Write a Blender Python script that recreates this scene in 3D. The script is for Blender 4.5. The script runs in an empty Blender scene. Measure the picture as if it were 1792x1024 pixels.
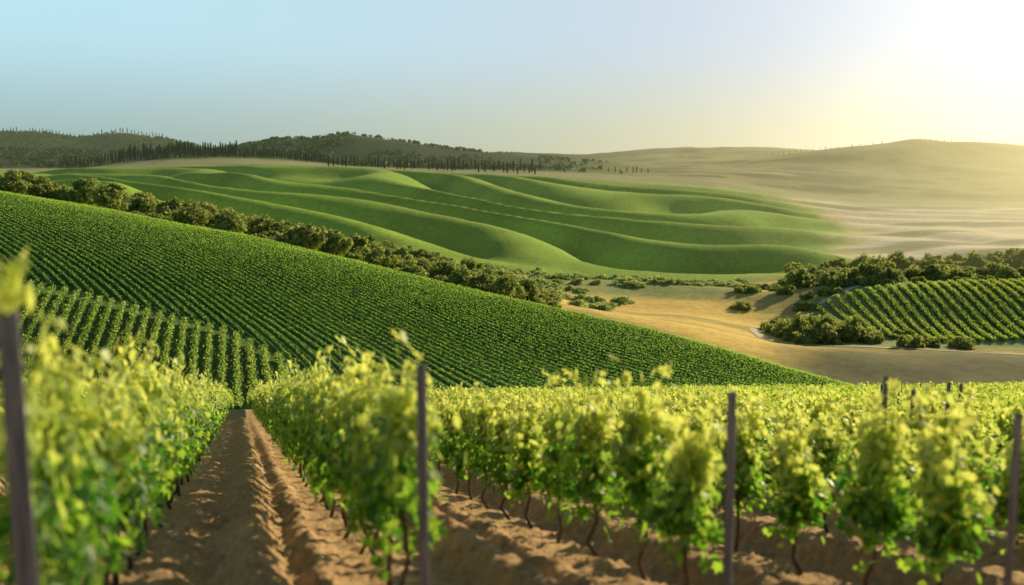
import bpy, math, random
import numpy as np
C = bpy.context.scene.collection
R = math.radians
random.seed(7); rng = np.random.default_rng(7)
F = 1742.0; P = R(7.9); SP, CP = math.sin(P), math.cos(P)
SLOPE = 0.2443; HV = 1.75; RT = -0.28
SUN_AZ, SUN_EL = R(42), R(19.5)

# ------------------------------------------------------------------ noise
def _h(ix, iy, s):
    n = (ix.astype(np.int64)*374761393 + iy.astype(np.int64)*668265263 + s*1274126177) & 0x7fffffff
    n = ((n ^ (n >> 13)) * 1274126177) & 0x7fffffff
    return ((n ^ (n >> 16)) & 0xffff)/65535.0
def vnoise(x, y, s=0):
    x = np.asarray(x, float); y = np.asarray(y, float)
    ix = np.floor(x); iy = np.floor(y); fx = x-ix; fy = y-iy
    fx = fx*fx*fx*(fx*(fx*6-15)+10); fy = fy*fy*fy*(fy*(fy*6-15)+10)
    a = _h(ix, iy, s); b = _h(ix+1, iy, s); c = _h(ix, iy+1, s); d = _h(ix+1, iy+1, s)
    return (a*(1-fx)+b*fx)*(1-fy)+(c*(1-fx)+d*fx)*fy
def fbm(x, y, o=4, s=0):
    r = 0; a = .5
    for i in range(o):
        r = r + a*(vnoise(x, y, s+i*17)-.5)*2; x = x*2.03+3.1; y = y*2.03+7.7; a *= .5
    return r
def sstep(a, b, x):
    t = np.clip((np.asarray(x, float)-a)/(b-a), 0, 1); return t*t*(3-2*t)

# ------------------------------------------------------------------ terrain
def z_of(D, v):
    dv = (512-v)/F
    return D*(-SP+dv*CP)/(CP+dv*SP)
UG = np.arange(-700, 2501, 4.0)
def prof(lst, sig=6):
    us = [p[0] for p in lst]; vs = [p[1] for p in lst]
    a = np.interp(UG, us, vs)
    k = np.exp(-.5*(np.arange(-3*sig, 3*sig+1)/sig)**2); k /= k.sum()
    return np.convolve(np.pad(a, 3*sig, mode='edge'), k, mode='valid')
K = [
 ([(0,100)], [(0,719),(700,715),(1000,711),(1250,708),(1490,706),(1792,704),(2300,702)]),
 ([(420,125),(1000,130),(1490,135)], [(420,714),(700,712),(1000,704),(1250,700),(1490,700),(1650,712),(2300,716)]),
 ([(0,175),(1000,172),(1250,160),(1490,147),(1792,165)], [(-500,470),(0,505),(200,530),(420,565),(700,610),(1000,648),(1250,672),(1490,693),(1650,714),(2300,718)]),
 ([(0,270),(200,262),(420,250),(700,235),(1000,215),(1250,190),(1490,165),(1650,185),(1792,200)], [(-500,262),(0,342),(200,377),(420,421),(700,490),(1000,562),(1250,620),(1490,682),(1650,712),(2300,716)]),
 ([(0,330),(700,290),(1000,275),(1250,245),(1490,222),(1792,240)], [(-500,258),(0,340),(200,374),(420,416),(700,476),(1000,552),(1250,612),(1490,682),(1650,664),(1792,650)]),
 ([(0,420),(420,400),(700,380),(1000,370),(1250,360),(1490,300)], [(-500,262),(0,338),(200,366),(420,404),(700,464),(1000,522),(1250,531),(1350,560),(1490,582),(1792,584)]),
 ([(0,470),(700,440),(1250,440),(1400,380),(1490,350)], [(-500,268),(0,336),(200,360),(420,398),(700,450),(1000,497),(1250,499),(1400,522),(1490,516),(1792,506),(2300,490)]),
 ([(0,540),(1000,510),(1490,540),(1792,560)], [(-500,270),(0,332),(200,352),(420,388),(700,440),(1000,480),(1250,481),(1490,470),(1792,445),(2300,430)]),
 ([(0,1000),(700,1050),(1000,1050),(1250,950),(1490,850)], [(-500,275),(0,306),(200,302),(420,294),(560,294),(700,302),(1000,314),(1250,350),(1490,392),(1792,388)]),
 ([(0,1300)], [(-500,262),(0,292),(150,292),(220,281),(300,273),(400,271),(500,276),(600,288),(800,293),(1000,297),(1250,306),(1490,330),(1792,345)]),
 ([(0,1430)], [(-500,262),(0,293),(150,293),(300,284),(400,283),(600,292),(1000,299),(1250,303),(1490,312),(1792,318)]),
 ([(0,1750)], [(-500,248),(0,262),(150,264),(350,270),(420,262),(480,250),(550,246),(615,237),(680,246),(750,258),(850,270),(950,280),(1100,288),(1250,285),(1350,276),(1450,262),(1550,254),(1585,247),(1650,251),(1792,254),(2300,262)]),
 ([(0,2250)], [(-500,262),(0,275),(400,285),(900,290),(1250,288),(1792,275)]),
 ([(0,2900)], [(-500,225),(0,231),(80,232),(150,243),(220,233),(300,243),(400,264),(800,266),(860,268),(950,267),(1030,271),(1120,264),(1200,260),(1330,257),(1450,264),(1792,268)]),
 ([(0,3600)], [(0,276)]),
 ([(0,6000)], [(0,272)]),
]
KD = []; KZ = []
for i, (ds, vs) in enumerate(K):
    d = prof(ds, 10); v = prof(vs, 4 if i >= 9 else 12)
    KD.append(d); KZ.append(z_of(d, v))
KD = np.array([np.full_like(UG, 50.0)]+KD); KZ = np.array([np.full_like(UG, -SLOPE*50-HV)]+KZ)
dz = (KZ[1:]-KZ[:-1])/(KD[1:]-KD[:-1]); hh = KD[1:]-KD[:-1]
M = np.zeros_like(KZ); M[0] = -SLOPE
w = (2*hh[1:]+hh[:-1]), (hh[1:]+2*hh[:-1])
same = dz[:-1]*dz[1:] > 0
with np.errstate(divide='ignore', invalid='ignore'):
    hm = (w[0]+w[1])/(w[0]/dz[:-1]+w[1]/dz[1:])
M[1:-1] = np.where(same, hm, 0)
M[1] = .5*(dz[0]+dz[1])

def UD(x, y): return 896+F*np.asarray(x, float)/np.maximum(np.asarray(y, float), 45.)
def row_profile(a):
    # tilled alleys: a main crest left of the middle, a lower one to its right
    ph = np.mod(a+1.05, 2.3)/2.3
    return .24*np.exp(-((ph-.50)/.10)**2)+.10*np.exp(-((ph-.76)/.06)**2)-.09*np.exp(-((ph-.28)/.10)**2)-.06*np.exp(-((ph-.66)/.05)**2)
def z_fg(x, y, fine=True):
    a = x-RT*y
    z = -SLOPE*y-HV-.28*sstep(1.5, 7, a)*(1-sstep(25, 50, y))
    if fine:
        f = 1-sstep(40, 110, y)
        z = z+row_profile(a+.08*fbm(a*.3, y*.6, 2, 23))*f
        al = y/.963
        z = z+f*(.035*fbm(a*2.2, al*1.6, 3, 3)+.09*np.maximum(0, fbm(a*5.5, al*4.6, 3, 9))+.10*np.maximum(0, fbm(a*11, al*9, 2, 29))*(1-sstep(12, 22, y)))
    return z
def waves(x, y):
    u = UD(x, y)
    q0 = y+.66*x; p0 = x-.66*y
    wx = 150*fbm(p0/300+.7, q0/230+.3, 2, 33)+22*np.sin(p0/62+q0/95)
    ph = (q0+wx)/112*2*math.pi
    s = np.sin(ph); prof_ = s+.22*np.sin(2*ph+.9)
    amp = np.maximum(8.8+6.0*fbm(p0/190, q0/170, 2, 43), 3.4)
    m = sstep(515, 590, y)*(1-sstep(960, 1120, y))*sstep(20, 140, u)
    right = 1-.80*sstep(1330, 1560, u+(y-560)*.30)
    far_ = sstep(1180, 1380, u)*sstep(1120, 1250, y)*(1-sstep(1600, 1750, y))*5*np.sin((y*.8+x*.2)/60+3*fbm(x/300, y/300, 2, 47))
    return prof_*amp*m*right*(1-.22*sstep(600, 1000, y))+far_
def height(x, y, fine=True):
    x = np.asarray(x, float); y = np.asarray(y, float)
    u = np.clip(UD(x, y), -690, 2490)
    fi = (u+700)/4; i0 = np.floor(fi).astype(int); t = fi-i0
    def col(A): return A[:, i0]*(1-t)+A[:, i0+1]*t
    d = col(KD); z = col(KZ); m = col(M)
    out = np.where(y < 50, 0, z[-1])
    for k in range(len(KD)-1):
        h = d[k+1]-d[k]; s = (y-d[k])/h
        sc = np.clip(s, 0, 1)
        val = (2*sc**3-3*sc**2+1)*z[k]+(sc**3-2*sc**2+sc)*h*m[k]+(-2*sc**3+3*sc**2)*z[k+1]+(sc**3-sc**2)*h*m[k+1]
        out = np.where((s >= 0) & (s < 1), val, out)
    out = out+waves(x, y)
    gm = sstep(225, 260, y)*(1-sstep(480, 540, y))*sstep(900, 1050, u)
    out = out+gm*2.4*np.sin((y*.9+x*.6+32*fbm(x/70, y/70, 2, 57))/20)
    out = out+sstep(140, 240, y)*.5*fbm(x/22, y/22, 3, 51)+sstep(1100, 1500, y)*7*fbm(x/160, y/200, 4, 61)
    zf = z_fg(x, y, fine)
    extra = zf-(-SLOPE*y-HV)
    return np.where(y < 50, zf, out+extra*(1-sstep(50, 110, y)))

# ------------------------------------------------------------------ mesh helpers
def np_mesh(name, V, Fc, smooth=False):
    V = np.asarray(V, np.float32); Fc = np.asarray(Fc, np.int32)
    me = bpy.data.meshes.new(name)
    me.vertices.add(len(V)); me.vertices.foreach_set('co', V.ravel())
    n, k = Fc.shape
    me.loops.add(n*k); me.loops.foreach_set('vertex_index', Fc.ravel())
    me.polygons.add(n); me.polygons.foreach_set('loop_start', np.arange(0, n*k, k, dtype=np.int32))
    me.update(calc_edges=True)
    if smooth: me.polygons.foreach_set('use_smooth', np.ones(n, bool))
    return me
def ob(name, me, mat=None, parent=None):
    o = bpy.data.objects.new(name, me); C.objects.link(o)
    if mat and not me.materials: me.materials.append(mat)
    if parent: o.parent = parent
    return o
def tag(o, label, cat, group=None, kind=None):
    o['label'] = label; o['category'] = cat
    if group: o['group'] = group
    if kind: o['kind'] = kind
    return o
def empty(name, loc):
    o = bpy.data.objects.new(name, None); C.objects.link(o); o.location = loc; o.empty_display_size = .2; return o
def unit(a): return a/np.maximum(np.linalg.norm(a, axis=-1, keepdims=True), 1e-6)
def frames(N, g):
    N = unit(N); r = unit(g.normal(size=N.shape)); T = unit(np.cross(N, r)); B = np.cross(N, T); return N, T, B
def quads(cen, nor, size, g, asp=.75, bend=.25):
    """leaf-like bent rhombs: 4 verts each"""
    N, T, B = frames(nor, g); s = size[:, None]
    V = np.stack([cen-T*s, cen+B*s*asp+N*s*bend, cen+T*s, cen-B*s*asp+N*s*bend], 1).reshape(-1, 3)
    Fc = np.arange(len(cen)*4).reshape(-1, 4)
    return V, Fc
def tube(pts, rad, n=7):
    V = []; Fc = []
    for i, p in enumerate(pts):
        d = np.array(pts[min(i+1, len(pts)-1)])-np.array(pts[max(i-1, 0)]); d = d/np.linalg.norm(d)
        u = np.cross(d, [0.3, 1, .1]); u /= np.linalg.norm(u); w_ = np.cross(d, u)
        for k in range(n):
            a = 2*math.pi*k/n; V.append(np.array(p)+(u*math.cos(a)+w_*math.sin(a))*rad[i])
    for i in range(len(pts)-1):
        for k in range(n):
            Fc.append([i*n+k, i*n+(k+1) % n, (i+1)*n+(k+1) % n, (i+1)*n+k])
    c = len(V); V.append(np.array(pts[-1])+0*np.array(pts[-1]))
    for k in range(n): Fc.append([(len(pts)-1)*n+k, (len(pts)-1)*n+(k+1) % n, c, c])
    return V, Fc
def join(parts):
    V = []; Fc = []; o = 0
    for v, f in parts:
        v = np.asarray(v, float); f = np.asarray(f); V.append(v); Fc.append(f+o); o += len(v)
    return np.concatenate(V), np.concatenate(Fc)
def fix_mesh(name, V, Fc, smooth=True):
    me = bpy.data.meshes.new(name)
    me.from_pydata([tuple(map(float, v)) for v in V], [], [tuple(dict.fromkeys(int(i) for i in f)) for f in Fc])
    me.update()
    if smooth: me.polygons.foreach_set('use_smooth', np.ones(len(me.polygons), bool))
    return me

# ------------------------------------------------------------------ materials
SD = (math.sin(SUN_AZ)*math.cos(SUN_EL), math.cos(SUN_AZ)*math.cos(SUN_EL), math.sin(SUN_EL))
def newmat(name):
    m = bpy.data.materials.new(name); m.use_nodes = True; nt = m.node_tree; nt.nodes.clear()
    m.cycles.emission_sampling = 'NONE'
    return m, nt, nt.nodes.new('ShaderNodeOutputMaterial')
def nd(nt, t, **kw):
    n = nt.nodes.new(t)
    for k, v in kw.items():
        if k.startswith('_'): setattr(n, k[1:], v)
        else: n.inputs[k].default_value = v
    return n
def math_(nt, op, a, b=None):
    n = nt.nodes.new('ShaderNodeMath'); n.operation = op
    for i, s in enumerate((a, b)):
        if s is None: continue
        if isinstance(s, (int, float)): n.inputs[i].default_value = s
        else: nt.links.new(s, n.inputs[i])
    return n.outputs[0]
def mix(nt, f, a, b, typ='MIX'):
    n = nt.nodes.new('ShaderNodeMix'); n.data_type = 'RGBA'; n.blend_type = typ
    for i, s in ((0, f), (6, a), (7, b)):
        if isinstance(s, (int, float)): n.inputs[i].default_value = s
        elif isinstance(s, tuple): n.inputs[i].default_value = (*s, 1)
        else: nt.links.new(s, n.inputs[i])
    return n.outputs[2]
def maprange(nt, s, a, b, smooth=True):
    n = nt.nodes.new('ShaderNodeMapRange'); n.interpolation_type = 'SMOOTHSTEP' if smooth else 'LINEAR'
    nt.links.new(s, n.inputs['Value']); n.inputs['From Min'].default_value = a; n.inputs['From Max'].default_value = b
    return n.outputs[0]
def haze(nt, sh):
    """aerial haze painted in as emission: grows with distance from the origin, warm towards the sun's side"""
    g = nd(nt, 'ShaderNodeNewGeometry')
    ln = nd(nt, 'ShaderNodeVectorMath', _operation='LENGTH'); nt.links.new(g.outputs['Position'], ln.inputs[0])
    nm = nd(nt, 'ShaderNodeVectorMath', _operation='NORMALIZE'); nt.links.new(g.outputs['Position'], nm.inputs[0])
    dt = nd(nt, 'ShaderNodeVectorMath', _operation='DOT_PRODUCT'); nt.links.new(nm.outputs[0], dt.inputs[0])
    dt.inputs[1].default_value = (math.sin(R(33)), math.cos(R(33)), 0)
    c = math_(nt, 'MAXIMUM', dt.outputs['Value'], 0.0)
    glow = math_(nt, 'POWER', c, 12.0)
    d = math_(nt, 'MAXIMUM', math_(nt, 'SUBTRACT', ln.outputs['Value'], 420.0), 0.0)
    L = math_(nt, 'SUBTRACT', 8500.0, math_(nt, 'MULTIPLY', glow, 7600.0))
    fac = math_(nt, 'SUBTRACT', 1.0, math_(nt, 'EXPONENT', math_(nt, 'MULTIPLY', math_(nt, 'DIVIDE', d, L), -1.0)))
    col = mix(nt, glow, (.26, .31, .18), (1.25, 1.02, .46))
    em = nd(nt, 'ShaderNodeEmission'); nt.links.new(col, em.inputs[0]); em.inputs[1].default_value = 1.0  # haze put into the surface as emitted colour
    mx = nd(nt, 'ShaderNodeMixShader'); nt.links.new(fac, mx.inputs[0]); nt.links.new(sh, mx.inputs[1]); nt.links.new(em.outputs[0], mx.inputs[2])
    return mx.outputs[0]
def leaf_mat(name, cA, cB, tA, tB, tmix=.45, rough=.45, hz=False, obj_var=0.0, young_lit=None):
    m, nt, out = newmat(name)
    g = nd(nt, 'ShaderNodeNewGeometry'); r = g.outputs['Random Per Island']
    col = mix(nt, r, cA, cB); tc = mix(nt, r, tA, tB)
    if young_lit:      # young shoot leaves at the top are yellower and thinner; sunlit tops painted in too
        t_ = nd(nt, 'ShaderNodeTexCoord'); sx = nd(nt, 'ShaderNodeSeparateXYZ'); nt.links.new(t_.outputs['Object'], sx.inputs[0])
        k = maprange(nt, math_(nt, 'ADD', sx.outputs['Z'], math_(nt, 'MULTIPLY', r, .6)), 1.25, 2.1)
        col = mix(nt, k, col, young_lit[0]); tc = mix(nt, k, tc, young_lit[1])
    if obj_var:
        oi = nd(nt, 'ShaderNodeObjectInfo')
        k = math_(nt, 'ADD', math_(nt, 'MULTIPLY', oi.outputs['Random'], obj_var), 1-obj_var*.5)
        h = nd(nt, 'ShaderNodeHueSaturation'); nt.links.new(col, h.inputs['Color']); nt.links.new(k, h.inputs['Value'])
        nt.links.new(math_(nt, 'ADD', .485, math_(nt, 'MULTIPLY', oi.outputs['Random'], .03)), h.inputs['Hue']); col = h.outputs[0]
    b = nd(nt, 'ShaderNodeBsdfPrincipled', Roughness=rough); nt.links.new(col, b.inputs['Base Color'])
    b.inputs['Specular IOR Level'].default_value = .3 if not hz else .1
    t = nd(nt, 'ShaderNodeBsdfTranslucent'); nt.links.new(tc, t.inputs[0])
    mx = nd(nt, 'ShaderNodeMixShader'); mx.inputs[0].default_value = tmix
    nt.links.new(b.outputs[0], mx.inputs[1]); nt.links.new(t.outputs[0], mx.inputs[2])
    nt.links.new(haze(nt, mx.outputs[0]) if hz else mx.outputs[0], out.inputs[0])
    return m
M_LEAF = leaf_mat('vine_leaf', (.008, .07, .03), (.16, .30, .05), (.10, .42, .02), (.72, .98, .08), .52, .40, young_lit=((.42, .52, .10), (1.0, 1.0, .20)))
M_ROW_LIT = leaf_mat('vine_row_leaf_lit', (.12, .23, .035), (.28, .39, .06), (.50, .76, .06), (1.0, 1.0, .18), .50, .5, True)
M_BODY_SHADE = leaf_mat('vine_row_body_shade', (.030, .11, .03), (.07, .17, .04), (.08, .26, .03), (.20, .40, .05), .28, .6, True)  # row sides darker than the tips, their shade painted into the colour
M_HILL_LIT = leaf_mat('hillside_vine_tips_lit', (.11, .27, .05), (.24, .40, .07), (.40, .78, .08), (.80, 1.0, .14), .46, .5, True)
M_TREE = leaf_mat('tree_leaf', (.12, .18, .045), (.27, .31, .09), (.36, .44, .07), (.74, .74, .17), .42, .6, True, .5)
M_OLIVE = leaf_mat('pale_bush_leaf', (.27, .37, .11), (.44, .50, .18), (.50, .62, .16), (.90, .90, .28), .42, .6, True, .4)
M_WOOD = leaf_mat('far_wood_leaf', (.035, .07, .02), (.08, .11, .035), (.09, .13, .035), (.26, .29, .06), .25, .6, True)
M_CYP = leaf_mat('cypress_leaf', (.016, .036, .012), (.032, .05, .016), (.035, .06, .018), (.09, .11, .03), .2, .6, True)
def simple(name, c1, c2, scale=(8, 8, 8), rough=.8, bump=.4, hz=False):
    m, nt, out = newmat(name)
    tc = nd(nt, 'ShaderNodeTexCoord'); mp = nd(nt, 'ShaderNodeMapping'); mp.inputs['Scale'].default_value = scale
    nt.links.new(tc.outputs['Object'], mp.inputs[0])
    n = nd(nt, 'ShaderNodeTexNoise', Scale=1.0, Detail=6.0, Roughness=.65); nt.links.new(mp.outputs[0], n.inputs['Vector'])
    cr = nd(nt, 'ShaderNodeValToRGB'); cr.color_ramp.elements[0].position = .35; cr.color_ramp.elements[1].position = .65
    cr.color_ramp.elements[0].color = (*c1, 1); cr.color_ramp.elements[1].color = (*c2, 1); nt.links.new(n.outputs['Fac'], cr.inputs[0])
    b = nd(nt, 'ShaderNodeBsdfPrincipled', Roughness=rough); nt.links.new(cr.outputs[0], b.inputs['Base Color'])
    bp = nd(nt, 'ShaderNodeBump', Strength=bump, Distance=.01); nt.links.new(n.outputs['Fac'], bp.inputs['Height']); nt.links.new(bp.outputs[0], b.inputs['Normal'])
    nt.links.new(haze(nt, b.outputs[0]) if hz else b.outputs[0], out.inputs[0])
    return m
M_BARK = simple('vine_bark', (.045, .025, .015), (.15, .085, .05), (30, 30, 6))
M_CANE = simple('green_cane', (.10, .10, .03), (.16, .12, .05), (20, 20, 5))
M_POST = simple('weathered_post_wood', (.06, .055, .055), (.26, .23, .21), (45, 45, 2.5), .8, .9)
M_TRUNK = simple('tree_bark', (.05, .035, .025), (.12, .09, .06), (4, 4, 1), .9, .4, True)
M_TRACK = simple('pale_track', (.56, .47, .30), (.66, .56, .38), (.4, .4, .4), .9, .2, True)

# terrain material: colour attribute, broken up by noise at several sizes
m, nt, out = newmat('terrain'); M_GROUND = m
at = nd(nt, 'ShaderNodeAttribute', _attribute_name='tint')
gp = nd(nt, 'ShaderNodeNewGeometry')
def noise_(sc, det=5.0, ro=.6):
    n = nd(nt, 'ShaderNodeTexNoise', Scale=sc, Detail=det, Roughness=ro); nt.links.new(gp.outputs['Position'], n.inputs['Vector']); return n.outputs['Fac']
def ramp(s, p0, c0, p1, c1):
    r = nd(nt, 'ShaderNodeValToRGB'); e = r.color_ramp.elements
    e[0].position = p0; e[0].color = (c0, c0, c0, 1); e[1].position = p1; e[1].color = (c1, c1, c1, 1); nt.links.new(s, r.inputs[0]); return r.outputs[0]
n1 = noise_(9.0, 8.0, .7); n2 = noise_(.35, 6.0, .65); n3 = noise_(.02, 4.0, .6)
c = mix(nt, 1.0, at.outputs['Color'], ramp(n1, .3, .6, .7, 1.3), 'MULTIPLY')
c = mix(nt, 1.0, c, ramp(n2, .3, .80, .7, 1.2), 'MULTIPLY')
c = mix(nt, 1.0, c, ramp(n3, .3, .88, .7, 1.12), 'MULTIPLY')
b = nd(nt, 'ShaderNodeBsdfPrincipled', Roughness=.95); b.inputs['Specular IOR Level'].default_value = .08
nt.links.new(c, b.inputs['Base Color'])
bp = nd(nt, 'ShaderNodeBump', Strength=1.0, Distance=.10); nt.links.new(n1, bp.inputs['Height'])
bp2 = nd(nt, 'ShaderNodeBump', Strength=.35, Distance=.5); nt.links.new(n2, bp2.inputs['Height']); nt.links.new(bp.outputs[0], bp2.inputs['Normal'])
nt.links.new(bp2.outputs[0], b.inputs['Normal'])
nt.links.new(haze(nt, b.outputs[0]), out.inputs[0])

# ------------------------------------------------------------------ ground sheet
rs = [2.0]
while rs[-1] < 26: rs.append(rs[-1]*1.0038)
while rs[-1] < 60: rs.append(rs[-1]*1.0055)
while rs[-1] < 6000: rs.append(rs[-1]*1.008)
rs = np.array(rs)
tt = np.concatenate([np.linspace(-1.6, -.66, 50, endpoint=False), np.linspace(-.66, .66, 540), np.linspace(.66, 1.6, 51)[1:]])
TT, RS = np.meshgrid(tt, rs)
GY = RS-8.0; GX = TT*RS
xx = GX.ravel(); yy = GY.ravel()
zz = height(xx, yy)
nr, nc = RS.shape
idx = np.arange(nr*nc).reshape(nr, nc)
Fg = np.stack([idx[:-1, :-1], idx[:-1, 1:], idx[1:, 1:], idx[1:, :-1]], -1).reshape(-1, 4)
me = np_mesh('ground', np.stack([xx, yy, zz], 1), Fg, True)
# tint
U = UD(xx, yy); D = yy
def lay(col, c2, m): return col*(1-m[:, None])+np.array(c2)[None]*m[:, None]
a_ = xx-RT*yy
col = np.tile(np.array([.78, .48, .235]), (len(xx), 1))
wob = fbm(xx/14, yy/14, 3, 71)*6
col = lay(col, (.16, .25, .06), sstep(108, 124, D+wob))                      # planted hill
ridge = np.interp(U, UG, KD[4])
col = lay(col, (.24, .29, .08), sstep(5, 25, D-ridge+wob))
gold = sstep(860, 1020, U+wob*8+(D-300)*.3)
col = lay(col, (.90, .60, .15), sstep(5, 20, D-ridge+wob)*gold)
col = lay(col, (.42, .36, .11), sstep(-.10, .2, fbm(xx/60, (yy+.5*xx)/12, 3, 77))*sstep(5, 20, D-ridge)*gold*.8*(1-sstep(480, 520, D)))
col = lay(col, (.34, .39, .13), sstep(380, 398, D+wob)*(1-sstep(495, 512, D))*(1-sstep(1280, 1340, U))*gold*.85)
col = lay(col, (.21, .19, .075), sstep(1330, 1480, U+wob*9)*sstep(10, 20, D-ridge)*(1-sstep(258, 290, D+wob*1.5)))  # shadow over the lower right valley, painted into the ground colour
col = lay(col, (.34, .39, .13), sstep(1380, 1440, U)*sstep(280, 292, D)*(1-sstep(380, 420, D)))
rb = U+(D-560)*.22+wob*6+90*fbm(xx/120, yy/60, 3, 83)
greenm = sstep(470, 500, D+wob*2)*(1-sstep(1460, 1580, rb))
gc = np.array([.33, .46, .055])[None]*(1+.35*fbm(xx/60, yy/60, 3, 87))[:, None]
col = col*(1-greenm[:, None])+gc*greenm[:, None]
tan = sstep(500, 540, D)*sstep(1460, 1580, rb)
col = lay(col, (.86, .70, .44), tan)
col = lay(col, (.34, .32, .15), tan*sstep(.02, .2, fbm(xx/150, yy/34, 3, 81))*.85)
topm = sstep(1030, 1120, D+wob*4)
col = lay(col, (.42, .38, .17), topm*(1-sstep(1180, 1240, D)))
far = sstep(1160, 1240, D+wob*4)
col = lay(col, (.06, .08, .025), far*(1-sstep(950, 1250, U)))
col = lay(col, (.40, .33, .13), far*sstep(950, 1250, U))
col = lay(col, (.30, .28, .10), far*sstep(1330, 1450, U))
col = lay(col, (.12, .14, .045), far*sstep(.0, .22, fbm(xx/110, yy/60, 3, 85))*sstep(950, 1250, U)*.85)
ca = me.color_attributes.new('tint', 'FLOAT_COLOR', 'POINT')
ca.data.foreach_set('color', np.concatenate([np.clip(col, 0, 1), np.ones((len(col), 1))], 1).astype(np.float32).ravel())
g_ = ob('ground', me, M_GROUND); g_['kind'] = 'structure'; g_['label'] = 'tilled brown soil falling to a valley of rolling green and golden hills'; g_['category'] = 'ground'

def hz(x, y): return float(height(np.array([x]), np.array([y]), True)[0])
def at_px(u, D): return (u-896)*D/F

# track ribbon round the small vineyard
tp = [(1600, 372), (1420, 350), (1345, 330), (1322, 312), (1340, 297), (1400, 287), (1500, 280), (1650, 276), (1800, 272), (2000, 268)]
tx = np.interp(np.linspace(0, 9, 160), range(10), [at_px(u, d) for u, d in tp]); ty = np.interp(np.linspace(0, 9, 160), range(10), [d for _, d in tp])
for _ in range(12):
    tx[1:-1] = (tx[:-2]+tx[1:-1]*2+tx[2:])/4; ty[1:-1] = (ty[:-2]+ty[1:-1]*2+ty[2:])/4
dx = np.gradient(tx); dy = np.gradient(ty); L_ = np.hypot(dx, dy); nx, ny = -dy/L_, dx/L_
V = []
for k in (-1, -.5, 0, .5, 1):
    px, py = tx+nx*1.2*k, ty+ny*1.2*k; V.append(np.stack([px, py, height(px, py)+.16], 1))
V = np.stack(V, 1).reshape(-1, 3); n_ = 160; ii = np.arange(n_*5).reshape(n_, 5)
Ft = np.stack([ii[:-1, :-1], ii[1:, :-1], ii[1:, 1:], ii[:-1, 1:]], -1).reshape(-1, 4)
o = ob('dirt_track', np_mesh('dirt_track', V, Ft, True), M_TRACK); o['kind'] = 'structure'; o['label'] = 'pale dirt track curving round the small vineyard'; o['category'] = 'track'

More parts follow.
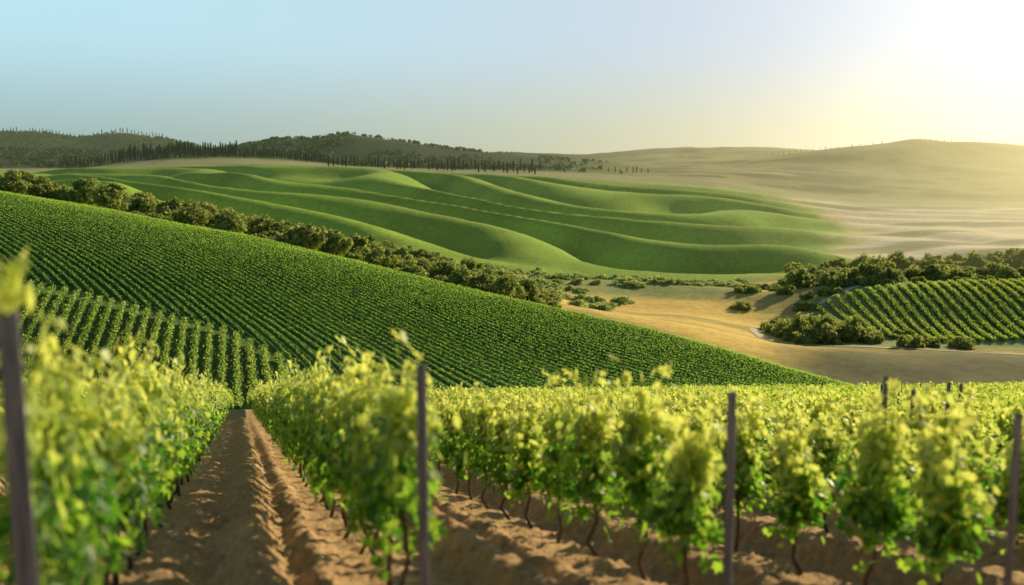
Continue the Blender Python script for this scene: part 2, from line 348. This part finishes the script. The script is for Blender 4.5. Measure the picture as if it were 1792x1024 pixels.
# ------------------------------------------------------------------ grapevine prototypes
def leaf_shape():
    pts = [(0, -.12), (.34, -.38), (.30, -.06), (.62, .02), (.40, .26), (.52, .60), (.22, .52), (0, .95)]
    left = [(-x, y) for x, y in reversed(pts[1:-1])]
    o_ = pts+left
    V = [(0, .12, -.04)]
    for x, y in o_: V.append((x, y, abs(x)*.22-.18*max(0, y-.3)**2-(.1 if abs(x) > .5 else 0)))
    Fc = [(0, i, i+1 if i < len(o_) else 1) for i in range(1, len(o_)+1)]
    return np.array(V), np.array(Fc)
LV, LF = leaf_shape()
def vine_mesh(seed, n=560, slim=False, extra=False):
    g = np.random.default_rng(seed)
    n_top = int(n*.24)
    k = 7; wx = .12 if slim else .18
    zl = np.linspace(.80, 1.55, k)+g.normal(0, .06, k)
    lobes = np.stack([g.normal(0, wx, k), g.normal(0, .08, k), zl], 1)
    w_ = g.integers(0, k, n)
    c_ = lobes[w_]+g.normal(size=(n, 3))*np.array([.10 if slim else .12, .11, .12])
    m2 = n//(12 if slim else 7)
    c_[:m2] = np.stack([g.uniform(-.48, .48, m2), g.normal(0, .09, m2), g.uniform(.95, 1.5, m2)], 1)
    tops = [c_]
    shoots = []
    for s in range(9):
        x0 = g.uniform(-1, 1)*(.26 if slim else .36); y0 = g.normal(0, .07); h = g.uniform(1.6, 1.92) if s < 6 else g.uniform(1.95, 2.34); lx, ly = g.normal(0, .12), g.normal(0, .10)
        q = g.uniform(0, 1, n_top//9+5)
        c2 = np.stack([x0+lx*q, y0+ly*q, 1.4+(h-1.4)*q], 1)+g.normal(size=(len(q), 3))*.04
        tops.append(c2); shoots.append((x0, y0, h, lx, ly))
    hang = []
    for s in range(5):
        x0 = g.uniform(-1, 1)*(.25 if slim else .35); y0 = g.choice([-1, 1])*g.uniform(.08, .26); q = g.uniform(0, 1, 14)
        hang.append(np.stack([x0+.05*q, y0*(1+.3*q), .95-q*g.uniform(.2, .55)], 1)+g.normal(size=(14, 3))*.035)
    c_ = np.concatenate(tops+hang)
    c_[:, 2] = np.where(c_[:, 2] < .38, 1.1+g.uniform(-.3, .4, len(c_)), c_[:, 2])
    N0 = len(c_)
    if extra:      # one long shoot arching forward over the end post, ending in a few broad leaves
        q = np.linspace(.3, .85, 8)
        e1 = np.stack([-.80*q, .0*q, 1.6+.82*np.sin(q*1.75)], 1)+g.normal(size=(8, 3))*.03
        e2 = np.stack([g.uniform(-.90, -.60, 16), g.uniform(-.20, .04, 16), g.uniform(2.34, 2.54, 16)], 1)
        c_ = np.concatenate([c_, e1, e2])
    N = len(c_)
    out_ = np.stack([g.normal(0, .5, N), np.sign(c_[:, 1])*1.0+g.normal(0, .7, N), g.normal(.35, .6, N)], 1)
    Nn, T, B = frames(out_, g)
    down = np.array([0, 0, -1.0])+g.normal(size=(N, 3))*.55
    T = unit(down-(down*Nn).sum(1, keepdims=True)*Nn); B = np.cross(Nn, T)
    s = g.uniform(.062, .120, N)[:, None, None]
    if extra: s[N0:] = .13
    V = c_[:, None]+s*(LV[None, :, 0:1]*B[:, None]+LV[None, :, 1:2]*T[:, None]+LV[None, :, 2:3]*Nn[:, None])
    Fc = LF[None]+(np.arange(N)*len(LV))[:, None, None]
    fol = np_mesh('foliage', V.reshape(-1, 3), Fc.reshape(-1, 3))
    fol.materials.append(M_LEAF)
    bx, by = g.normal(0, .05), g.normal(0, .03)
    pts = [(bx*-1, 0, -.12), (bx*-.6, by, .0), (bx*.4, -by, .2), (bx*1.2, by, .42), (bx*.5, by*.5, .62), (0, 0, .78)]
    parts = [tube(pts, [.032, .028, .022, .020, .021, .024])]
    for sg in (-1, 1):
        parts.append(tube([(0, 0, .74), (sg*.15, .01, .84), (sg*.45, -.01, .88)], [.02, .016, .010]))
    tr = fix_mesh('trunk', *join(parts)); tr.materials.append(M_BARK)
    parts = []
    for x0, y0, h, lx, ly in shoots:
        parts.append(tube([(x0*.8, 0, .86), (x0, y0, 1.4), (x0+lx*.5, y0+ly*.5, (1.4+h)/2), (x0+lx, y0+ly, h)], [.006, .005, .004, .002], 5))
    if extra: parts.append(tube([(0, 0, .9), (-.24, .01, 2.01), (-.5, .0, 2.33), (-.80, -.04, 2.41)], [.007, .006, .005, .003], 5))
    cn = fix_mesh('canes', *join(parts)); cn.materials.append(M_CANE)
    return fol, tr, cn
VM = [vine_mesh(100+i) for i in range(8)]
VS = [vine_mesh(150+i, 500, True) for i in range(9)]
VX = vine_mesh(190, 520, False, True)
def post_mesh(seed, h, w=.043):
    g = np.random.default_rng(seed); n = 10; V = []; Fc = []
    zs = np.concatenate([[-.4], np.linspace(0, h-.02, 9), [h-.004]])
    base = 1+g.normal(0, .05, n)
    for i, z in enumerate(zs):
        for k in range(n):
            a = 2*math.pi*k/n; r = w*base[k]*(1+g.normal(0, .02))*(1.0-.08*z/h)*(.86 if i == len(zs)-1 else 1)
            sq = 1/max(abs(math.cos(a)), abs(math.sin(a)))**.55
            V.append((r*sq*math.cos(a), r*sq*math.sin(a), z+(g.normal(0, .004)+.012*math.cos(a) if i >= len(zs)-2 else 0)))
    for i in range(len(zs)-1):
        for k in range(n): Fc.append((i*n+k, i*n+(k+1) % n, (i+1)*n+(k+1) % n, (i+1)*n+k))
    Fc.append(tuple((len(zs)-1)*n+k for k in range(n)))
    me = bpy.data.meshes.new('wooden_post'); me.from_pydata(V, [], Fc); me.update(); me.materials.append(M_POST)
    return me
ORD = ['first', 'second', 'third', 'fourth', 'fifth', 'sixth', 'seventh', 'eighth', 'ninth', 'tenth', 'eleventh', 'twelfth', 'thirteenth', 'fourteenth']
ROWS = [(-1.12, 5.3, 60), (1.23, 7.2, 60), (3.83, 8.2, 50), (5.95, 8.0, 40), (8.3, 10.2, 30), (10.6, 13, 25), (12.9, 16, 20), (15.2, 19, 15)]
RN = ['row left of the dirt path', 'row right of the dirt path', 'second row right of the path', 'third row right of the path', 'fourth row right of the path', 'fifth row right of the path', 'sixth row right of the path', 'seventh row right of the path']
ang = math.atan2(1, RT)      # direction of the rows
GV = 'grapevines planted along the foreground rows'
row_end = []
for ri, (a, y0, n) in enumerate(ROWS):
    hsc = 1.0 if ri < 2 else .9
    st = .963 if ri < 2 else 1.14
    for j in range(n):
        y = y0+j*st+random.uniform(-.09, .09); x = a+RT*y+random.uniform(-.05, .05)
        zb = hz(a+RT*y, y)
        fol, tr, cn = random.choice(VM if ri < 2 else VS)
        flip = random.random() < .5
        if ri == 0 and j == 0: fol, tr, cn = VX; flip = False
        e = empty('grapevine', (x, y, zb)); e.rotation_euler.z = ang+(math.pi if flip else 0)+random.uniform(-.06, .06)
        s = hsc*random.uniform(.88, 1.1)
        if ri == 0 and j == 0: s = 1.0
        elif ri == 0 and j < 5: s = .90
        e.scale = (1.1 if ri < 2 else random.uniform(.85, 1.15), random.uniform(.95, 1.15), s)
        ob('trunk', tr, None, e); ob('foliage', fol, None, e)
        if y < 30: ob('canes', cn, None, e)
        lim = [14, 14, 12, 8, 0, 0, 0, 0][ri]
        if j < lim:
            lb = f'grapevine, {ORD[j]} from the front post of the {RN[ri]}'
        elif lim: lb = f'small grapevine far down the {RN[ri]}'
        else: lb = f'grapevine top behind the nearer vines, in the {RN[ri]}'
        tag(e, lb, 'grapevine', GV)
    row_end.append(y0+n*st)
# posts
PG = 'weathered posts at the row ends'
for (ut, vt, y, w_, lb) in [(16, 550, 4.5, .052, 'thick weathered end post at the left picture edge, nearest of all the posts'),
                      (737, 640, 6.65, .038, 'tall slim grey end post of the row right of the dirt path'),
                      (1283, 688, 7.45, .036, 'grey end post between the second and third leafy rows right of path'),
                      (1785, 725, 7.25, .032, 'grey end post cut by the right picture edge')]:
    zt = float(z_of(y, vt)); x = (ut-896)/F*(y*CP-zt*SP); zb = hz(x, y)
    o = ob('wooden_post', post_mesh(int(y*10), zt-zb, w_)); o.location = (x, y, zb); o.rotation_euler = (R(random.uniform(-1, 1)), R(random.uniform(-.4, .4)), random.random())
    tag(o, lb, 'post', PG)
pm = [post_mesh(50+i, 2.2, .034) for i in range(3)]
for (a, y, dz_, lb) in [(8.3, 12.5, .05, 'small grey post rising above the leaves, left one of the right-hand pair'), (10.6, 15.3, -.12, 'small grey post above the leaves just right of its nearer twin'),
               (12.9, 17.7, .05, 'short post poking from vine tops in the sixth row'), (15.2, 20.5, .05, 'short post poking from vine tops in the seventh row'), (19.8, 30, .1, 'thin distant post among far right vine tops'),
               (24.4, 36, .1, None), (31.3, 46, .15, None), (36, 50, .15, None), (42, 60, .15, None), (38.3, 64, .15, None)]:
    o = ob('wooden_post', random.choice(pm)); x = a+RT*y; o.location = (x, y, hz(x, y)+dz_)
    tag(o, lb or 'tiny far post standing among the furthest foreground vine rows', 'post', 'small posts among the vine tops')

# remaining foreground vines: one mass
def row_cloud(px, py, n, hgt, wid, qs, g, along, zlo=.45, sal=.36, nn=.6):
    """n leaf quads about every plant point"""
    N = len(px); pz = height(px, py, True)
    ix = np.repeat(np.arange(N), n); M_ = len(ix)
    o1 = g.normal(0, sal, M_); o2 = g.normal(0, wid, M_); oz = zlo+(hgt-zlo)*g.beta(1.6, 1.5, M_)*np.repeat(g.uniform(.9, 1.1, N), n)
    ax, ay = along
    ax = np.repeat(ax, n) if np.ndim(ax) else ax; ay = np.repeat(ay, n) if np.ndim(ay) else ay
    cen = np.stack([px[ix]+o1*ax-o2*ay, py[ix]+o1*ay+o2*ax, pz[ix]+oz], 1)
    side = np.sign(o2)
    nor = np.stack([-ay*side+g.normal(0, nn, M_), ax*side+g.normal(0, nn, M_), g.normal(.5, nn, M_)], 1)
    return quads(cen, nor, g.uniform(.6, 1.3, M_)*qs, g)
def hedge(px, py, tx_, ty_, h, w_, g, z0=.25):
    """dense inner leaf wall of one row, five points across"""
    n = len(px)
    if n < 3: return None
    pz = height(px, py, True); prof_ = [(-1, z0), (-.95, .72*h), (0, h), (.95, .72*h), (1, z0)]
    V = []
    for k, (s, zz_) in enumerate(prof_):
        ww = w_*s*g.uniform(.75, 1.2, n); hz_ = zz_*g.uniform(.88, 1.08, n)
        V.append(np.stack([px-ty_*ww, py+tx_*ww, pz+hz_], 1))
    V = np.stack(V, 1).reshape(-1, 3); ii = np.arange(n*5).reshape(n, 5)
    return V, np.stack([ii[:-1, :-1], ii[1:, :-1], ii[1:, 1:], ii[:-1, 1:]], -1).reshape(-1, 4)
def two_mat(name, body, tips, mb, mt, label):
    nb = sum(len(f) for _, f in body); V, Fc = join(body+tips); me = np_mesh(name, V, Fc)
    me.materials.append(mb); me.materials.append(mt)  # dark body and pale tips paint shaded sides and sunlit tops
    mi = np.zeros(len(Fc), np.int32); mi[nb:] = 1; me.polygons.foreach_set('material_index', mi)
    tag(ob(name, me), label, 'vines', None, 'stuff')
g = np.random.default_rng(11)
da, db = math.cos(ang), math.sin(ang)
near = ([], []); farr = ([], []); parts_ = []
alist = [(r_[0], row_end[i]) for i, r_ in enumerate(ROWS)]+[(15.2+2.3*k, 20+2.0*k) for k in range(1, 50)]+[(-1.05-2.3*k, 10+3*k) for k in range(1, 18)]
for a, ys in alist:
    yv = np.arange(ys, 121, .963); xv = a+RT*yv
    ok = (xv/yv < .62) & (xv/yv > -.66)
    yv, xv = yv[ok], xv[ok]
    q = yv < 55
    near[0].append(xv[q]); near[1].append(yv[q]); farr[0].append(xv[~q]); farr[1].append(yv[~q])
    if (~q).sum() > 3: parts_.append(hedge(xv[~q], yv[~q], da, db, 1.6, .2, g, .6))
tips = [row_cloud(np.concatenate(near[0]), np.concatenate(near[1]), 80, 2.0, .15, .09, g, (da, db), .6, .28),
        row_cloud(np.concatenate(farr[0]), np.concatenate(farr[1]), 22, 2.0, .17, .13, g, (da, db), .9, .3)]
two_mat('vineyard_rows', [p for p in parts_ if p], tips, M_BODY_SHADE, M_ROW_LIT, 'mass of bright vine tops filling the lower field beyond the nearest vines')

# planted hill behind: lower left block, then sweeping curved rows
def plant(rows, n, h, w_, qs, g, mat, name, label, wt=.6):
    parts = []; A = [[], [], [], []]
    for px, py, ax, ay in rows:
        if len(px) < 3: continue
        hg = hedge(px, py, ax, ay, h*.85, w_, g)
        if hg: parts.append(hg)
        for k, v in enumerate((px, py, ax, ay)): A[k].append(v)
    A = [np.concatenate(a) for a in A]
    tips = [row_cloud(A[0], A[1], n, h*1.12, w_*wt, qs, g, (A[2], A[3]), h*.62, .36, .5)]
    two_mat(name, parts, tips, M_BODY_SHADE, mat, label)
def runs(ok):
    i = np.flatnonzero(ok); return np.split(i, np.flatnonzero(np.diff(i) > 1)+1) if len(i) else []
def lim_(u): return np.interp(u, [-250, 60, 400, 530, 640], [184, 179, 165, 146, 122])
g = np.random.default_rng(12); rows = []
for a in np.arange(-140, 75, 2.15):
    yv = np.arange(122, 190, .9); xv = a+RT*yv; u = UD(xv, yv)
    ok = (yv < lim_(u)-1) & (u < 640) & (u > -250)
    for i in runs(ok): rows.append((xv[i], yv[i], np.full(len(i), da), np.full(len(i), db)))
plant(rows, 26, 1.25, .32, .15, g, M_ROW_LIT, 'valley_rows', 'block of bright vine rows rising at lower left below the darker hill', 1.0)
rows = []; RC = 95.0
for c in np.arange(-230, 150, 2.2):
    y_ = np.arange(118, 290, .12); x_ = c-(y_-110)**2/(2*RC)
    s_ = np.concatenate([[0], np.cumsum(np.hypot(np.diff(x_), np.diff(y_)))])
    yv = np.interp(np.arange(0, s_[-1], .85), s_, y_); xv = c-(yv-110)**2/(2*RC)
    u = UD(xv, yv); rdg = np.interp(u, UG, KD[4])
    ok = (yv > lim_(u)+1) & (u > -260) & (yv < rdg+14) & (u < 1600)
    for i in runs(ok):
        sl = -(yv[i]-110)/RC; ln = np.hypot(sl, 1); rows.append((xv[i], yv[i], sl/ln, 1/ln))
plant(rows, 13, 1.05, .28, .09, g, M_HILL_LIT, 'hillside_vines', 'long curving vine rows combing the big green hill behind the foreground vineyard', .65)
g = np.random.default_rng(13); rows = []
for k, x0 in enumerate(np.arange(106, 250, 3.6)):
    yv = np.arange(297+max(0, (120-x0))*1.2, 351, .8); rows.append((x0+(yv-290)*.04, yv, np.full(len(yv), .04), np.full(len(yv), 1.0)))
plant(rows, 24, 1.5, .62, .22, g, M_ROW_LIT, 'valley_vines', 'short straight vine rows of the small vineyard on the right', .9)

# ------------------------------------------------------------------ trees
def crown(seed, rx, rz, n, qs, mat, name='crown', lobes=15):
    g = np.random.default_rng(seed)
    lc = g.normal(size=(lobes, 3)); lc = unit(lc)*g.uniform(.25, .85, (lobes, 1)); lc[:, 2] = np.abs(lc[:, 2])*.95-.05
    lr = g.uniform(.22, .44, lobes)
    w_ = g.integers(0, lobes, n); d = unit(g.normal(size=(n, 3))+np.array([0, 0, .25]))
    rad = lr[w_]*g.uniform(.7, 1.15, n)
    p = lc[w_]+d*rad[:, None]
    nor = d+g.normal(size=(n, 3))*.5
    cen = p*np.array([rx, rx, rz])
    V, Fc = quads(cen, nor, g.uniform(.7, 1.3, n)*qs, g)
    p2 = lc[w_]+d*(rad*.6)[:, None]; V2, F2 = quads(p2[:n//2]*np.array([rx, rx, rz]), nor[:n//2], g.uniform(1.2, 1.9, n//2)*qs, g)
    V, Fc = join([(V, Fc), (V2, F2)])
    me = np_mesh(name, V, Fc); me.materials.append(mat); return me
TC = [crown(200+i, 3.6, 3.6, 1150, .31, M_TREE) for i in range(7)]
BC = [crown(300+i, 3.2, 1.9, 800, .25, M_OLIVE, 'shrub', 12) for i in range(5)]
DC = [crown(400+i, 3.8, 2.9, 1100, .29, M_TREE, 'shrub', 13) for i in range(5)]
def trunk_mesh(seed):
    g = np.random.default_rng(seed); parts = [tube([(0, 0, -.5), (.1, .05, 1.2), (.05, .1, 2.6), (.1, 0, 4.0)], [.32, .24, .18, .1])]
    for k in range(4):
        a = g.uniform(0, 6.28); parts.append(tube([(.05, .05, 1.4+.3*k), (math.cos(a)*1.0, math.sin(a)*1.0, 2.6+.3*k), (math.cos(a)*1.9, math.sin(a)*1.9, 3.4+.3*k)], [.12, .08, .03], 5))
    me = fix_mesh('trunk', *join(parts)); me.materials.append(M_TRUNK); return me
TM = [trunk_mesh(i) for i in range(3)]
def tree(x, y, s, lb, grp, sz=1.0):
    e = empty('tree', (x, y, hz(x, y)-.1)); e.scale = (s, s, s*sz); e.rotation_euler.z = random.uniform(0, 6.28)
    ob('trunk', random.choice(TM), None, e); c_ = ob('crown', random.choice(TC), None, e); c_.location.z = 1.7
    tag(e, lb, 'tree', grp)
def shrub(x, y, s, lb, grp, src, sz=1.0):
    o = ob('shrub', random.choice(src)); o.location = (x, y, hz(x, y)-.1); o.scale = (s, s, s*sz); o.rotation_euler.z = random.uniform(0, 6.28)
    tag(o, lb, 'shrub', grp)
# belt behind the planted ridge
for i in range(188):
    f = (i/187)**.92; u = -60+f*990+random.uniform(-10, 10)
    wd = float(np.interp(u, [0, 400, 620, 800, 950], [60, 120, 180, 170, 90]))
    D = float(np.interp(u, UG, KD[4])+26+random.random()**.8*wd)
    tree(at_px(u, D), D, random.uniform(.9, 1.5)*float(np.interp(u, [0, 500, 950], [1.2, 1.15, .95])), 'round green tree in the diagonal tree belt behind the planted ridge', 'trees of the diagonal belt', random.uniform(.8, 1.1))
for i in range(70):
    u = 100+random.random()*880; wd = float(np.interp(u, [0, 400, 620, 800, 950], [60, 110, 180, 180, 130]))
    D = float(np.interp(u, UG, KD[4])+30+random.random()*wd)
    shrub(at_px(u, D), D, random.uniform(.8, 1.3), 'low bush filling gaps between trees of the diagonal belt', 'bushes between the belt trees', DC)
# valley bushes
for i in range(170):
    f = random.random(); u = 840+f*490; k = random.randrange(8); D = [340, 356, 374, 392, 412, 434, 456, 478][k]+random.uniform(-4, 4)
    if u > 1090 and D < 405: D += 75
    shrub(at_px(u, D), D, random.uniform(1.1, 1.9), 'rounded pale green bush scattered on the golden valley floor', 'bushes on the valley floor', BC, random.uniform(.7, 1.05))
shrub(at_px(988, 484), 484, .8, 'lone small dark bush at the foot of the green rolling hills', None, DC)
# wood on the right, above the small vineyard
for i in range(110):
    f = random.random(); u = 1380+f*430; D = 358+random.random()**.8*100+max(0, 1500-u)*.12
    tree(at_px(u, D), D, random.uniform(1.1, 1.8), 'full round tree in the wood above the small right-hand vineyard', 'trees of the right-hand wood', random.uniform(.8, 1.1))
for i in range(42):
    u = 1300+random.random()**1.5*480; D = 348+random.uniform(-8, 55)+max(0, 1400-u)*.2
    if u > 1450: D = 357+random.random()*20
    shrub(at_px(u, D), D, random.uniform(.9, 1.4), 'bush along the lower edge of the right-hand wood', 'bushes at the edge of the right-hand wood', DC)
for i, (u, D, s) in enumerate([(1395, 303, 1.7), (1425, 299, 2.0), (1452, 293, 1.6), (1478, 297, 1.9), (1505, 294, 1.7), (1525, 297, 1.3), (1412, 291, 1.1), (1440, 310, 2.0), (1490, 306, 1.7), (1380, 312, 1.5), (1362, 320, 1.2), (1540, 290, .9)]):
    shrub(at_px(u, D), D, s, 'big green bush in the clump at the left corner of the small vineyard', 'bushes inside the track bend', DC, 1.5)
for i, (u, D, s, lb) in enumerate([(1605, 281, 1.1, 'bush below the small vineyard, leftmost of the three by the track'), (1640, 285, .9, 'low bush middle of three below the small vineyard'), (1695, 287, 1.2, 'rounded bush below the vineyard, right of two lower ones'), (1592, 305, 1.1, 'lone bush growing among the small vineyard rows')]):
    shrub(at_px(u, D), D, s, lb, None, DC, 1.25)

# cypresses
def cyp(seed):
    g = np.random.default_rng(seed); n = 420; q = g.uniform(0, 1, n); th = g.uniform(0, 6.28, n)
    r = 1.25*np.sin(np.pi*np.clip(q*.93+.05, 0, 1))**.75*(1-.35*q)*g.uniform(.75, 1.1, n)
    d = np.stack([np.cos(th), np.sin(th), np.full(n, .5)], 1)
    cen = np.stack([np.cos(th)*r, np.sin(th)*r, .6+q*12.5], 1)
    V, Fc = quads(cen, d+g.normal(size=(n, 3))*.3, g.uniform(.45, .8, n), g)
    t = tube([(0, 0, -1), (0, 0, 1), (0, 0, 8)], [.25, .2, .08], 6)
    V, Fc = join([(V, Fc), t]); me = fix_mesh('cypress_tree', V, Fc, False); me.materials.append(M_CYP); return me
CY = [cyp(500+i) for i in range(4)]
def cypress(u, D, s, lb, grp):
    x = at_px(u, D)*.992; o = ob('cypress_tree', random.choice(CY)); o.location = (x, D, hz(x, D)-.3); o.scale = (s*1.0, s*1.0, s*random.uniform(.85, 1.2)); o.rotation_euler.z = random.random()*6
    tag(o, lb, 'cypress', grp)
u = 105
while u < 570:
    cypress(u, 1260+random.uniform(-60, 25), random.uniform(.85, 1.15)*(1.15 if 210 < u < 420 else .85), 'slender dark cypress on the near dark ridge at left', 'cypresses on the near dark ridge')
    u += random.uniform(2.8, 5.5)
u = 575
while u < 945:
    cypress(u, 1180+random.uniform(-70, 60), random.uniform(.7, 1.05), 'dark cypress along the top edge of the green hills, below the wooded hill', 'cypresses along the top of the green hills')
    u += random.uniform(4, 9)
u = 1065
while u < 1140:
    cypress(u, 1290+random.uniform(-20, 20), random.uniform(.4, .65), 'small cypress in the short line right of centre before the far ridge', 'cypress line right of centre'); u += random.uniform(6, 12)
u = 10
while u < 300:
    if not 150 < u < 165: cypress(u, 2880+random.uniform(-20, 20), random.uniform(.8, 1.2), 'tiny far cypress on the left skyline', 'cypresses on the left skyline')
    u += random.uniform(4.5, 9)
u = 1340
while u < 1790:
    if not 1545 < u < 1605: cypress(u, 1740+random.uniform(-12, 12), random.uniform(.3, .5), 'faint tiny cypress on the hazy right skyline', 'cypresses on the hazy right skyline')
    u += random.uniform(8, 15)
# far woods: one mass of crowns
g = np.random.default_rng(21)
n = 12500
u = g.uniform(-300, 1130, n); D = g.uniform(1200, 2950, n)
x = (u-896)*D/F; keep = g.random(n) < 1-sstep(820, 1110, u)
keep &= ~((u > 900) & (D > 1850))
keep &= fbm(x/120, D/150, 3, 91) > -.22+.35*sstep(750, 1050, u)
x, D = x[keep], D[keep]; z = height(x, D)
k = 8; ix = np.repeat(np.arange(len(x)), k); sz = np.repeat(g.uniform(2.6, 5.2, len(x)), k)
d = unit(g.normal(size=(len(ix), 3))+np.array([0, -.2, .6])); d[:, 2] = np.abs(d[:, 2])
cen = np.stack([x[ix], D[ix], z[ix]+.5], 1)+d*sz[:, None]*np.array([.8, .8, 1.0])
V, Fc = quads(cen, d+g.normal(size=d.shape)*.3, sz*.6, g, .8)
o = ob('distant_wood', np_mesh('distant_wood', V, Fc), M_WOOD)
tag(o, 'dark woodland covering the far hills at left and centre', 'woodland', None, 'stuff')

# ------------------------------------------------------------------ sky, sun, camera
w = bpy.data.worlds.new('World'); bpy.context.scene.world = w; w.use_nodes = True
nt = w.node_tree; nt.nodes.clear(); out = nt.nodes.new('ShaderNodeOutputWorld')
sk = nt.nodes.new('ShaderNodeTexSky'); sk.sky_type = 'NISHITA'; sk.sun_disc = False
sk.sun_elevation = SUN_EL; sk.sun_rotation = SUN_AZ; sk.dust_density = .5; sk.air_density = 1.0; sk.ozone_density = 1.5
bg = nt.nodes.new('ShaderNodeBackground'); bg.inputs[1].default_value = .08
nt.links.new(sk.outputs[0], bg.inputs[0])
# thin evening haze low in the sky: pale blue away from the sun, cream towards it, thinning out overhead
tc = nt.nodes.new('ShaderNodeTexCoord'); nm = nd(nt, 'ShaderNodeVectorMath', _operation='NORMALIZE'); nt.links.new(tc.outputs['Generated'], nm.inputs[0])
sx = nt.nodes.new('ShaderNodeSeparateXYZ'); nt.links.new(nm.outputs[0], sx.inputs[0])
dt = nd(nt, 'ShaderNodeVectorMath', _operation='DOT_PRODUCT'); nt.links.new(nm.outputs[0], dt.inputs[0]); dt.inputs[1].default_value = (math.sin(R(32))*math.cos(R(3)), math.cos(R(32))*math.cos(R(3)), math.sin(R(3)))
cs = math_(nt, 'MAXIMUM', dt.outputs['Value'], 0.0)
warm = math_(nt, 'POWER', cs, 5.0); glow = math_(nt, 'POWER', cs, 30.0)
hr = maprange(nt, sx.outputs['Z'], -.01, .125)
low = mix(nt, warm, (.32, .46, .44), (.92, .80, .44)); high = mix(nt, warm, (.52, .80, .91), (.66, .66, .74))
skyc = mix(nt, hr, low, high)
gl = mix(nt, glow, (0, 0, 0), (.62, .60, .46)); skyc = mix(nt, 1.0, skyc, gl, 'ADD')
bg2 = nt.nodes.new('ShaderNodeBackground'); nt.links.new(skyc, bg2.inputs[0]); bg2.inputs[1].default_value = 1.0
ms = nt.nodes.new('ShaderNodeMixShader')
thin = maprange(nt, sx.outputs['Z'], .19, .45)
fb = math_(nt, 'MULTIPLY', math_(nt, 'SUBTRACT', 1.0, thin), .96)
nt.links.new(fb, ms.inputs[0])
nt.links.new(bg.outputs[0], ms.inputs[1]); nt.links.new(bg2.outputs[0], ms.inputs[2]); nt.links.new(ms.outputs[0], out.inputs[0])
ld = bpy.data.lights.new('sun', 'SUN'); ld.energy = 5; ld.angle = R(.6); ld.color = (1, .87, .58)
lo = bpy.data.objects.new('sun', ld); C.objects.link(lo)
from mathutils import Vector
lo.rotation_euler = Vector(SD).to_track_quat('Z', 'Y').to_euler()
cd = bpy.data.cameras.new('camera'); co = bpy.data.objects.new('camera', cd); C.objects.link(co)
cd.lens = 35; cd.sensor_width = 36; co.rotation_euler = (R(90)-P, 0, 0); cd.clip_start = .05; cd.clip_end = 20000
cd.dof.use_dof = True; cd.dof.focus_distance = 45; cd.dof.aperture_fstop = .72
bpy.context.scene.camera = co
vs = bpy.context.scene.view_settings; vs.view_transform = 'Standard'; vs.look = 'None'; vs.exposure = 0
